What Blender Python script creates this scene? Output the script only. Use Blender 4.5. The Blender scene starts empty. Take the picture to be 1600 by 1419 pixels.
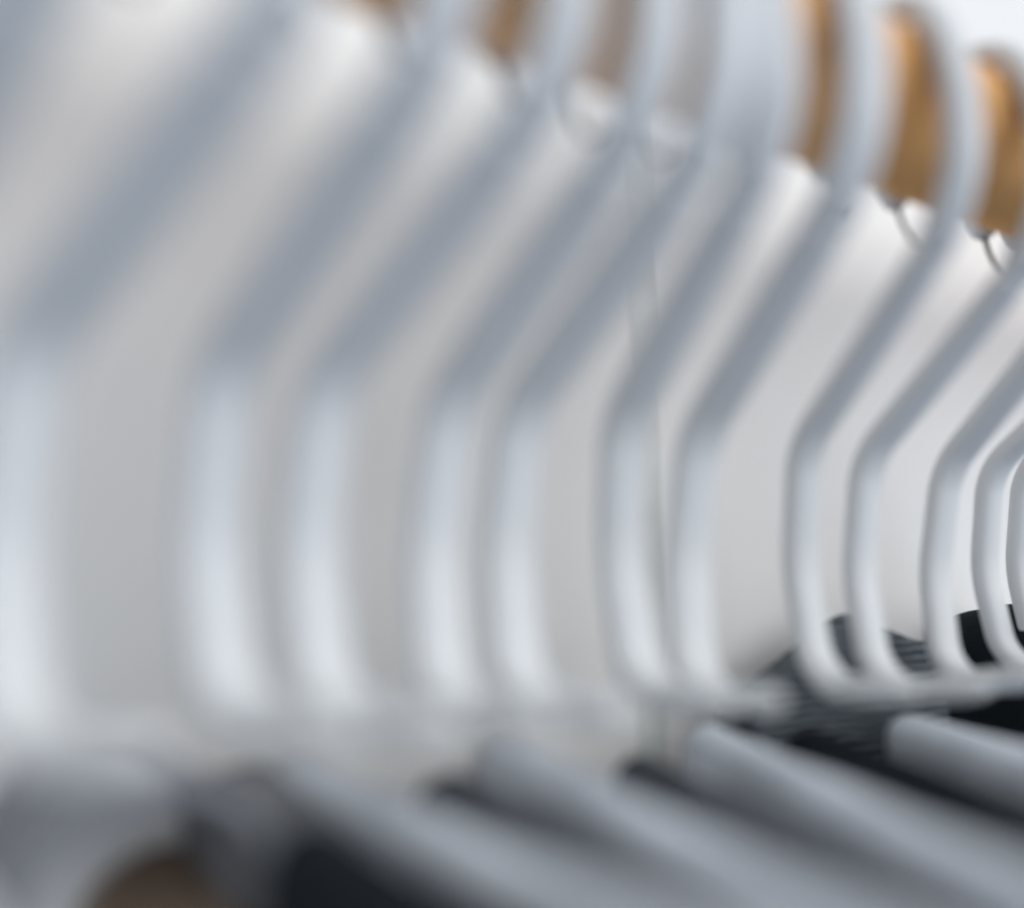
import bpy, bmesh, math, random
from mathutils import Vector, Matrix, noise
random.seed(7)
S = 0.038            # one layout unit in metres (rod diameter is about 0.92 units = 35 mm)
R = math.radians
sc = bpy.context.scene
C = sc.collection

# ------------------------------------------------------------------ camera
YAW, PITCH = R(58.7), R(8.36)       # rail runs 58.7 deg to the right of the view
cam_d = bpy.data.cameras.new('camera')
cam = bpy.data.objects.new('camera', cam_d); C.objects.link(cam)
cam_d.sensor_width = 36; cam_d.sensor_fit = 'HORIZONTAL'
cam_d.lens = 36 * 1400 / 1600
cam_d.clip_start = 0.002; cam_d.clip_end = 100
cam.location = (0, 0, 0)
cam.rotation_euler = (R(90) + PITCH, 0, YAW)
cam_d.dof.use_dof = True
cam_d.dof.focus_distance = 8.2 * S
cam_d.dof.aperture_fstop = 1.6
sc.camera = cam

# ------------------------------------------------------------------ world + lamps
w = bpy.data.worlds.new('World'); sc.world = w; w.use_nodes = True
nt = w.node_tree; bg = nt.nodes['Background']
# soft room light: pale ceiling and walls above, darker floor below
tc = nt.nodes.new('ShaderNodeTexCoord'); sx = nt.nodes.new('ShaderNodeSeparateXYZ'); cr = nt.nodes.new('ShaderNodeValToRGB')
mr = nt.nodes.new('ShaderNodeMapRange'); mr.inputs['From Min'].default_value = -1; mr.inputs['From Max'].default_value = 1
nt.links.new(tc.outputs['Generated'], sx.inputs[0]); nt.links.new(sx.outputs['Z'], mr.inputs['Value']); nt.links.new(mr.outputs[0], cr.inputs[0])
cr.color_ramp.elements[0].position = 0.43; cr.color_ramp.elements[0].color = (0.09, 0.125, 0.185, 1)
cr.color_ramp.elements[1].position = 0.51; cr.color_ramp.elements[1].color = (0.97, 0.98, 0.985, 1)
e = cr.color_ramp.elements.new(0.85); e.color = (0.40, 0.42, 0.44, 1)
# the window side (+Y, +X) of the room is bright, the near end (-Y) is dim
dp = nt.nodes.new('ShaderNodeVectorMath'); dp.operation = 'DOT_PRODUCT'; dp.inputs[1].default_value = (0.72, 0.69, 0)
nt.links.new(tc.outputs['Generated'], dp.inputs[0])
m2 = nt.nodes.new('ShaderNodeMapRange'); m2.interpolation_type = 'SMOOTHSTEP'
m2.inputs['From Min'].default_value = -0.45; m2.inputs['From Max'].default_value = 0.6
m2.inputs['To Min'].default_value = 0.05; m2.inputs['To Max'].default_value = 1.0
nt.links.new(dp.outputs['Value'], m2.inputs['Value'])
mx = nt.nodes.new('ShaderNodeVectorMath'); mx.operation = 'SCALE'
nt.links.new(cr.outputs[0], mx.inputs[0]); nt.links.new(m2.outputs[0], mx.inputs['Scale'])
nt.links.new(mx.outputs[0], bg.inputs[0])
bg.inputs[1].default_value = 0.98

def area(name, loc, target, size, power, col):
    d = bpy.data.lights.new(name, 'AREA'); d.shape = 'SQUARE'; d.size = size * S
    d.energy = power; d.color = col
    o = bpy.data.objects.new(name, d); C.objects.link(o)
    o.location = Vector(loc) * S
    o.rotation_euler = (Vector(target) - Vector(loc)).to_track_quat('-Z', 'Y').to_euler()
    return o
area('key_window', (38, 34, 46), (-4, 4, 1), 60, 5.5, (1.0, 0.985, 0.96))

sc.view_settings.view_transform = 'Standard'
sc.view_settings.look = 'None'
sc.view_settings.exposure = 1.35
sc.view_settings.gamma = 1.0
sc.view_settings.use_curve_mapping = False

# ------------------------------------------------------------------ materials
def mat(name, col, rough=0.6, scale=None, var=0.1, bump=0.0, bscale=200, spec=0.5, stretch=None, sss=0):
    m = bpy.data.materials.new(name); m.use_nodes = True
    nt = m.node_tree; b = nt.nodes['Principled BSDF']
    b.inputs['Base Color'].default_value = (*col, 1); b.inputs['Roughness'].default_value = rough
    b.inputs['Specular IOR Level'].default_value = spec
    tc = nt.nodes.new('ShaderNodeTexCoord'); mp = nt.nodes.new('ShaderNodeMapping')
    nt.links.new(tc.outputs['Object'], mp.inputs[0])
    if stretch: mp.inputs['Scale'].default_value = stretch
    if scale:
        n = nt.nodes.new('ShaderNodeTexNoise'); n.inputs['Scale'].default_value = scale
        n.inputs['Detail'].default_value = 6
        nt.links.new(mp.outputs[0], n.inputs['Vector'])
        r = nt.nodes.new('ShaderNodeValToRGB')
        r.color_ramp.elements[0].position = 0.3; r.color_ramp.elements[1].position = 0.7
        r.color_ramp.elements[0].color = (*[c * (1 - var) for c in col], 1)
        r.color_ramp.elements[1].color = (*[min(1, c * (1 + var)) for c in col], 1)
        nt.links.new(n.outputs['Fac'], r.inputs[0]); nt.links.new(r.outputs[0], b.inputs['Base Color'])
    if bump:
        n2 = nt.nodes.new('ShaderNodeTexNoise'); n2.inputs['Scale'].default_value = bscale
        n2.inputs['Detail'].default_value = 4
        nt.links.new(mp.outputs[0], n2.inputs['Vector'])
        bp = nt.nodes.new('ShaderNodeBump'); bp.inputs['Strength'].default_value = bump
        bp.inputs['Distance'].default_value = 0.001
        nt.links.new(n2.outputs['Fac'], bp.inputs['Height']); nt.links.new(bp.outputs[0], b.inputs['Normal'])
    return m
M_wall = mat('painted_plaster', (0.89, 0.89, 0.885), 0.9, 9, 0.025, 0.04, 700, 0.1)
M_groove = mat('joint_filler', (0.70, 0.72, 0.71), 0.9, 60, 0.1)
M_plastic = mat('white_plastic', (0.67, 0.69, 0.71), 0.5, 30, 0.015, 0.04, 300)
M_tip = mat('tip_shade_dark', (0.06, 0.065, 0.08), 0.6, 60, 0.1)  # dark colour stands in for the shade on the hook ends
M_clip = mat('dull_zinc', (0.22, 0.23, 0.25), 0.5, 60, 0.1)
M_wood = mat('varnished_beech', (0.74, 0.40, 0.16), 0.9, 60, 0.16, 0.1, 160, 0.08, stretch=(1, 0.12, 1))
M_grey = mat('grey_cotton', (0.70, 0.745, 0.81), 0.95, 40, 0.10, 0.5, 1500, 0.1)
M_lilac = mat('pale_grey_flannel', (0.30, 0.31, 0.34), 0.95, 40, 0.08, 0.5, 1500, 0.1)
M_black = mat('black_wool', (0.010, 0.014, 0.018), 0.9, 60, 0.2, 0.5, 1500, 0.15)
M_gap = mat('gap_shade_charcoal', (0.085, 0.09, 0.105), 0.95, 40, 0.1, 0.5, 1500, 0.1)  # charcoal colour paints the shade between the trouser folds
M_dim = mat('slate_cotton', (0.26, 0.265, 0.28), 0.95, 40, 0.1, 0.5, 1500, 0.1)
M_brown = mat('brown_corduroy', (0.30, 0.22, 0.165), 0.95, 40, 0.15, 0.5, 1500, 0.1)

def striped(name, c1, c2):
    m = bpy.data.materials.new(name); m.use_nodes = True
    nt = m.node_tree; b = nt.nodes['Principled BSDF']; b.inputs['Roughness'].default_value = 0.95
    tc = nt.nodes.new('ShaderNodeTexCoord'); wv = nt.nodes.new('ShaderNodeTexWave')
    wv.bands_direction = 'Z'; wv.inputs['Scale'].default_value = 130
    wv.inputs['Distortion'].default_value = 2.5; wv.inputs['Detail'].default_value = 3; wv.inputs['Detail Scale'].default_value = 1.2
    nt.links.new(tc.outputs['Object'], wv.inputs[0])
    r = nt.nodes.new('ShaderNodeValToRGB'); r.color_ramp.elements[0].color = (*c1, 1); r.color_ramp.elements[1].color = (*c2, 1)
    r.color_ramp.elements[0].position = 0.35; r.color_ramp.elements[1].position = 0.85
    nt.links.new(wv.outputs['Fac'], r.inputs[0]); nt.links.new(r.outputs[0], b.inputs['Base Color'])
    return m
M_knit = striped('dark_striped_knit', (0.02, 0.03, 0.04), (0.15, 0.17, 0.19))

# ------------------------------------------------------------------ helpers
def tag(o, label=None, cat=None, group=None, kind=None):
    for k, v in (('label', label), ('category', cat), ('group', group), ('kind', kind)):
        if v: o[k] = v
    return o
def link_mesh(name, verts, faces, m, parent=None, smooth=True, loc=None):
    me = bpy.data.meshes.new(name)
    me.from_pydata([tuple(Vector(v) * S) for v in verts], [], faces)
    bm = bmesh.new(); bm.from_mesh(me)
    bmesh.ops.recalc_face_normals(bm, faces=bm.faces); bm.to_mesh(me); bm.free()
    for p in me.polygons: p.use_smooth = smooth
    me.materials.append(m)
    o = bpy.data.objects.new(name, me); C.objects.link(o)
    if parent: o.parent = parent
    if loc: o.location = Vector(loc) * S
    return o
def box(name, lo, hi, m, parent=None):
    v = [(x, y, z) for x in (lo[0], hi[0]) for y in (lo[1], hi[1]) for z in (lo[2], hi[2])]
    f = [(0, 1, 3, 2), (4, 6, 7, 5), (0, 4, 5, 1), (2, 3, 7, 6), (0, 2, 6, 4), (1, 5, 7, 3)]
    return link_mesh(name, v, f, m, parent, False)

def sweep(path, hw, hh, taper_ends=(False, False), n=16):
    """flat rounded strap swept along a path in the XZ plane; hw half width (Y), hh half thickness"""
    vs, fs = [], []
    N = len(path)
    for i, (x, z) in enumerate(path):
        a = path[max(0, i - 1)]; b = path[min(N - 1, i + 1)]
        tx, tz = b[0] - a[0], b[1] - a[1]; l = math.hypot(tx, tz) or 1
        nx, nz = -tz / l, tx / l
        k = 1; w_ = hw(i / (N - 1)) if callable(hw) else hw
        for e, flag in ((i, taper_ends[0]), (N - 1 - i, taper_ends[1])):
            if flag and e < 3: k = min(k, (0.35, 0.75, 0.95)[e])
        for j in range(n):
            t = 2 * math.pi * j / n
            c, s = math.cos(t), math.sin(t)
            c = math.copysign(abs(c) ** 0.75, c); s = math.copysign(abs(s) ** 0.75, s)
            vs.append((x + nx * hh * min(1, w_ / 0.11) * k * s, w_ * k * c, z + nz * hh * min(1, w_ / 0.11) * k * s))
    for i in range(N - 1):
        for j in range(n):
            fs.append((i * n + j, i * n + (j + 1) % n, (i + 1) * n + (j + 1) % n, (i + 1) * n + j))
    fs.append(tuple(range(n))); fs.append(tuple((N - 1) * n + j for j in range(n)))
    return vs, fs
def rounded(points, step=0.05):
    """polyline with filleted corners; points = (x, z, radius)"""
    out = [points[0][:2]]
    for i in range(1, len(points) - 1):
        p0, p, p2 = (Vector(points[k][:2]) for k in (i - 1, i, i + 1)); r = points[i][2]
        d1 = (p0 - p).normalized(); d2 = (p2 - p).normalized()
        half = d1.angle(d2) / 2; t = r / math.tan(half)
        a, b = p + d1 * t, p + d2 * t
        cen = p + (d1 + d2).normalized() * (r / math.sin(half))
        a0 = math.atan2(a.y - cen.y, a.x - cen.x); a1 = math.atan2(b.y - cen.y, b.x - cen.x)
        da = (a1 - a0 + math.pi) % (2 * math.pi) - math.pi
        k = max(3, int(abs(da) * r / step) + 3)
        for q in range(k + 1):
            u = a0 + da * q / k; out.append((cen.x + r * math.cos(u), cen.y + r * math.sin(u)))
    out.append(points[-1][:2])
    return out

# ------------------------------------------------------------------ setting
XR, ZR = -3.05, 2.82                    # hanger neck axis and local origin height
XRAIL, ZRAIL, RR = -3.38, 3.05, 0.47    # rail axis and radius
XW = -5.45                              # wall face
tag(box('wall', (XW - 3, -30, -32), (XW, 60, 40), M_wall), kind='structure')
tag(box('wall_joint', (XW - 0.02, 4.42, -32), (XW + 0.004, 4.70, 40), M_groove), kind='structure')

# wooden rail
def rod():
    vs, fs = [], []; n = 64; ys = [-6 + 0.5 * k for k in range(60)]
    for y in ys:
        for j in range(n):
            t = 2 * math.pi * j / n; vs.append((RR * math.cos(t), y, RR * math.sin(t)))
    for i in range(len(ys) - 1):
        for j in range(n): fs.append((i * n + j, i * n + (j + 1) % n, (i + 1) * n + (j + 1) % n, (i + 1) * n + j))
    fs.append(tuple(range(n))); fs.append(tuple((len(ys) - 1) * n + j for j in range(n)))
    return link_mesh('clothes_rail', vs, fs, M_wood, loc=(XRAIL, 0, ZRAIL))
tag(rod(), 'round varnished wooden rail running past the white wall with hangers hooked over it', 'clothes rail')

# ------------------------------------------------------------------ hangers
DX, ZN, ZB, ZBOT = 1.287, 1.942, 1.0, -0.667
HW, HH = 0.155, 0.085
HHOOK = 0.14                           # half width of the strap in the hook
def make_hanger():
    root = bpy.data.objects.new('trouser_hanger', None); C.objects.link(root)
    root.empty_display_size = 0.01
    nz = ZN - ZR
    key = [(-0.87, 0.00), (-0.885, 0.08), (-0.90, 0.25), (-0.75, 0.62), (-0.48, 0.79), (-0.20, 0.80),
           (0.08, 0.65), (0.22, 0.40), (0.29, 0.08), (0.30, -0.20), (0.27, -0.46), (0.16, -0.70), (0, nz), (-0.3, nz - 0.22)]
    hook = []
    for i in range(len(key) - 2):
        p0, p1, p2, p3 = (Vector(key[max(0, min(len(key) - 1, i + d))]) for d in (-1, 0, 1, 2))
        for k in range(5):
            u = k / 5
            q = 0.5 * (2 * p1 + (p2 - p0) * u + (2 * p0 - 5 * p1 + 4 * p2 - p3) * u * u + (3 * p1 - p0 - 3 * p2 + p3) * u ** 3)
            hook.append((q.x, q.y))
    hook.append((0, nz))
    v, f = sweep([(-0.60, -0.36), (-0.625, -0.385), (-0.66, -0.39), (-0.70, -0.375), (-0.74, -0.33), (-0.78, -0.26), (-0.82, -0.16), (-0.85, -0.06), (-0.87, 0.02)], 0.032, 0.032, (True, False)); link_mesh('hook_tip', v, f, M_tip, root)
    v, f = sweep(hook, lambda t: 0.06 + (HHOOK - 0.06) * min(1, t / 0.12), HH, (True, False)); link_mesh('hook', v, f, M_plastic, root)
    arm = rounded([(0, nz, 0), (-DX - 0.01, ZB - ZR, 0.55), (-DX - 0.15, 0.15 - ZR, 1.2), (-DX - 0.02, ZBOT - ZR, 0.36), (-DX + 0.36, ZBOT + 0.02 - ZR, 0)])
    # even spacing so the width can swell smoothly from the neck
    dense = []
    for (xa, za), (xb, zb) in zip(arm, arm[1:]):
        k = max(1, int(math.hypot(xb - xa, zb - za) / 0.07))
        dense += [(xa + (xb - xa) * q / k, za + (zb - za) * q / k) for q in range(k)]
    dense.append(arm[-1])
    v, f = sweep(dense, lambda t: HHOOK + (HW - HHOOK) * min(1, t / 0.22) ** 0.8, HH); link_mesh('side_arm', v, f, M_plastic, root)
    bar = [(-DX + 0.36 + t * 0.10, ZBOT + 0.02 + 0.008 * t - ZR) for t in range(0, 6)]
    v, f = sweep(bar, lambda t: HW * (1 - 0.35 * t), HH, (False, True)); link_mesh('trouser_bar', v, f, M_plastic, root)
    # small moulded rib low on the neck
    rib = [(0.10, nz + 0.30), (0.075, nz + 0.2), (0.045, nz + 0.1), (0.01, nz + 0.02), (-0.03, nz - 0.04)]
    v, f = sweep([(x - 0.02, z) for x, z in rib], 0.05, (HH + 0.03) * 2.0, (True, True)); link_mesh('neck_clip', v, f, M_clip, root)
    return root
def place(o, Y, yaw, lean, sw, wide=1.0):
    o.matrix_world = (Matrix.Translation(Vector((XR, Y, ZR)) * S) @ Matrix.Rotation(R(yaw), 4, 'Z')
                      @ Matrix.Rotation(-R(lean), 4, 'X') @ Matrix.Rotation(-R(sw), 4, 'Y') @ Matrix.Diagonal((1, wide, 1, 1)))
SPOTS = [  # Y along the rail, yaw, lean, swing
    (0.0, 24, -2, 0),
    (0.72, 28.5, -2.5, 0), (1.31, 20.5, -5.3, -0.8), (1.87, 19.5, -3.1, -0.7), (2.41, 7.6, 0, -0.4),
    (2.83, 5.2, 0, -0.3), (3.171, -6.7, -3.7, -0.4), (3.898, -12.4, 3.5, 0.9), (4.73, -12.5, -0.6, 0.9),
    (5.624, -6.7, 3.5, 3.3), (6.559, -16, 8.3, 4.5), (7.349, 0, 1.1, 1.7),
    (7.85, -4, 0, 0),
]
LBL = [
 'blurred white hanger cut off by the upper left corner, nearest the camera',
 'broad blurred white hanger whose upright runs along the left edge of the photo',
 'blurred white hanger, left one of the leftmost close pair of uprights',
 'blurred white hanger, right one of the leftmost close pair of uprights',
 'white hanger, left one of the close pair in the middle of the photo',
 'white hanger, right one of the close pair in the middle of the photo',
 'white hanger whose upright stands just left of the wall joint and leans right',
 'white hanger just right of the wall joint, beside a wide gap of bare wall',
 'white hanger whose lower corner curves in front of the left end of the striped scarf',
 'slim white hanger in front of the striped scarf, its arm reaching the right photo edge',
 'slim white hanger at the left end of the black coat, left of two thinner ones',
 'slim white hanger with its curved lower corner standing out against the black coat',
 'thinnest white hanger cropped by the right edge, in front of the black coat',
]
proto = make_hanger()
hangers = []
for i, sp in enumerate(SPOTS):
    if i == 0: o = proto
    else:
        o = proto.copy(); C.objects.link(o)
        for ch in proto.children:
            c = ch.copy(); C.objects.link(c); c.parent = o; c.matrix_parent_inverse = Matrix.Identity(4)
    place(o, *sp, wide=(1.16 if i < 4 else 1.1 if i < 6 else 1.0 if i < 8 else 0.82))   # broad moulded hangers first, slimmer ones farther on
    tag(o, LBL[min(i, len(LBL) - 1)], 'trouser hanger', 'white plastic trouser hangers in a row on the wooden rail')
    hangers.append(o)

# ------------------------------------------------------------------ draped clothes
def drape(name, m, Y, yaw, x0, x1, ztop, half, length, label, cat, slope=-0.10, seed=0, spread=0.05, amp=0.025, xref=-4.2, rag=0.10, group=None, xloc=None):
    """cloth folded over a bar: inverted U across the bar, hanging down both sides.
       local x runs along the bar from the wall side, y across, z up"""
    nu, vs, fs = 40, [], []
    prof = []
    for k in range(13):
        a = math.pi * k / 12; prof.append((-math.cos(a) * half, math.sin(a) * half * 0.8))
    zs = [length * (k / 16) ** 1.3 for k in range(16, 0, -1)]
    outer = [(-half - spread * z ** 0.7, -z) for z in zs] + prof + [(half + spread * z ** 0.7, -z) for z in reversed(zs)]
    T = 0.06
    inner = [(y * (half - T) / half if abs(y) <= half else math.copysign(abs(y) - T, y), z - (T if z > 0 else 0)) for y, z in reversed(outer)]
    ring = outer + inner; n = len(ring)
    for i in range(nu + 1):
        u = i / nu; x = x0 + (x1 - x0) * u
        for y, z in ring:
            d = max(0, -z)
            q = Vector((x * 0.9 + seed * 7, math.copysign(1, y) * 3, z * 0.25 + seed))
            dy = noise.noise(q) * amp * (0.35 + min(d, 3))
            dz = noise.noise(Vector((x * 1.4 + seed * 3, y, 5))) * amp * 0.6
            ex = noise.noise(Vector((seed, z * 0.7, y * 2))) * rag * min(1, d + 0.3) + noise.noise(Vector((seed + 4, z * 3, y * 5))) * rag * 0.5
            vs.append((x - xref + ex, y + dy, z + (slope(x - x0) if callable(slope) else slope * (x - x0)) + dz))
    for i in range(nu):
        for j in range(n): fs.append((i * n + j, i * n + (j + 1) % n, (i + 1) * n + (j + 1) % n, (i + 1) * n + j))
    h = len(outer)
    for i0 in (0, nu):
        for j in range(h - 1): fs.append((i0 * n + j, i0 * n + j + 1, i0 * n + n - 2 - j, i0 * n + n - 1 - j))
    o = link_mesh(name, vs, fs, m)
    o.location = Vector((xref if xloc is None else xloc, Y, ztop)) * S; o.rotation_euler = (0, 0, R(yaw))
    tag(o, label, cat, group)
    return o
G = 'grey trousers folded over the hanger bars'
drape('trousers', M_grey, 1.84, 5.4, -5.3, -0.4, -1.12, 0.16, 11, 'pale grey folded trousers lowest in the photo, beside the black trousers', 'trousers', seed=1, group=G, slope=-0.02)
drape('trousers', M_grey, 2.95, -10, -5.3, -0.4, -1.11, 0.16, 11, 'grey folded trousers second from the bottom of the row of folds', 'trousers', seed=2, group=G, slope=-0.02)
drape('trousers', M_grey, 4.28, -22, -4.9, -0.4, -1.08, 0.16, 11, 'grey folded trousers in the middle right, below the white corner by the striped knit', 'trousers', seed=3, group=G, slope=-0.02)
drape('trousers', M_grey, 6.0, -22, -4.3, -0.4, -1.10, 0.2, 11, 'grey folded trousers farthest right, running under the black coat', 'trousers', seed=4, group=G, slope=-0.02)
drape('black_trousers', M_black, 1.22, 6.2, -3.7, -0.6, -1.10, 0.2, 11, 'black trousers at the bottom edge in front of the nearest pale grey pair', 'trousers', seed=5, slope=-0.02)
drape('black_trousers', M_black, 5.15, -22, -4.6, -0.4, -1.18, 0.2, 11, 'black trousers squeezed between the two farthest grey pairs', 'trousers', seed=11, slope=-0.02)
drape('gap_shade_fold', M_gap, 2.40, -3, -4.7, -0.4, -1.2, 0.18, 11, 'charcoal fold added as shade in the gap between the two nearest grey pairs', 'trousers', seed=13, slope=-0.02)  # extra dark fold, added so the gap between the grey pairs looks shaded
drape('gap_shade_fold', M_gap, 3.62, -16, -4.6, -0.4, -1.2, 0.18, 11, 'charcoal fold added as shade in the gap between the two middle grey pairs', 'trousers', seed=12, slope=-0.02)  # same added dark fold, shading the next gap
drape('black_coat', M_black, 8.25, -6, -5.4, -0.6, -0.44, 0.5, 12, 'black wool coat behind the rightmost white hangers, above the farthest grey trousers', 'coat', seed=6, slope=lambda x: -0.22 * math.exp(-x * 1.3) - 0.02 * x, amp=0.22, rag=0.4)
drape('knit_scarf', M_knit, 4.9, 88, 0, 2.1, -0.92, 0.18, 1.0, 'dark striped knitted scarf bunched behind the curved white hanger corners', 'scarf', seed=8, slope=lambda x: 0.45 * min(x, 1.2) - 0.25 * max(0, x - 1.2), xref=0, amp=0.14, xloc=-4.9)
drape('grey_cloth', M_lilac, 0.8, 6, -5.4, -4.15, -1.2, 0.52, 0.1, 'pale grey cloth hanging short in the blurred lower left corner', 'cloth', seed=9, slope=-0.04)
drape('grey_cloth', M_dim, 1.55, 4, -5.35, -4.0, -1.28, 0.34, 9, 'slate grey cloth end between the pale corner cloth and the black trousers', 'cloth', seed=15)
drape('brown_cloth', M_brown, 1.15, 6, -5.3, -3.3, -1.72, 0.42, 9, 'brown cloth at the bottom edge left of the black trousers', 'cloth', seed=10)

sc.render.engine = 'CYCLES'
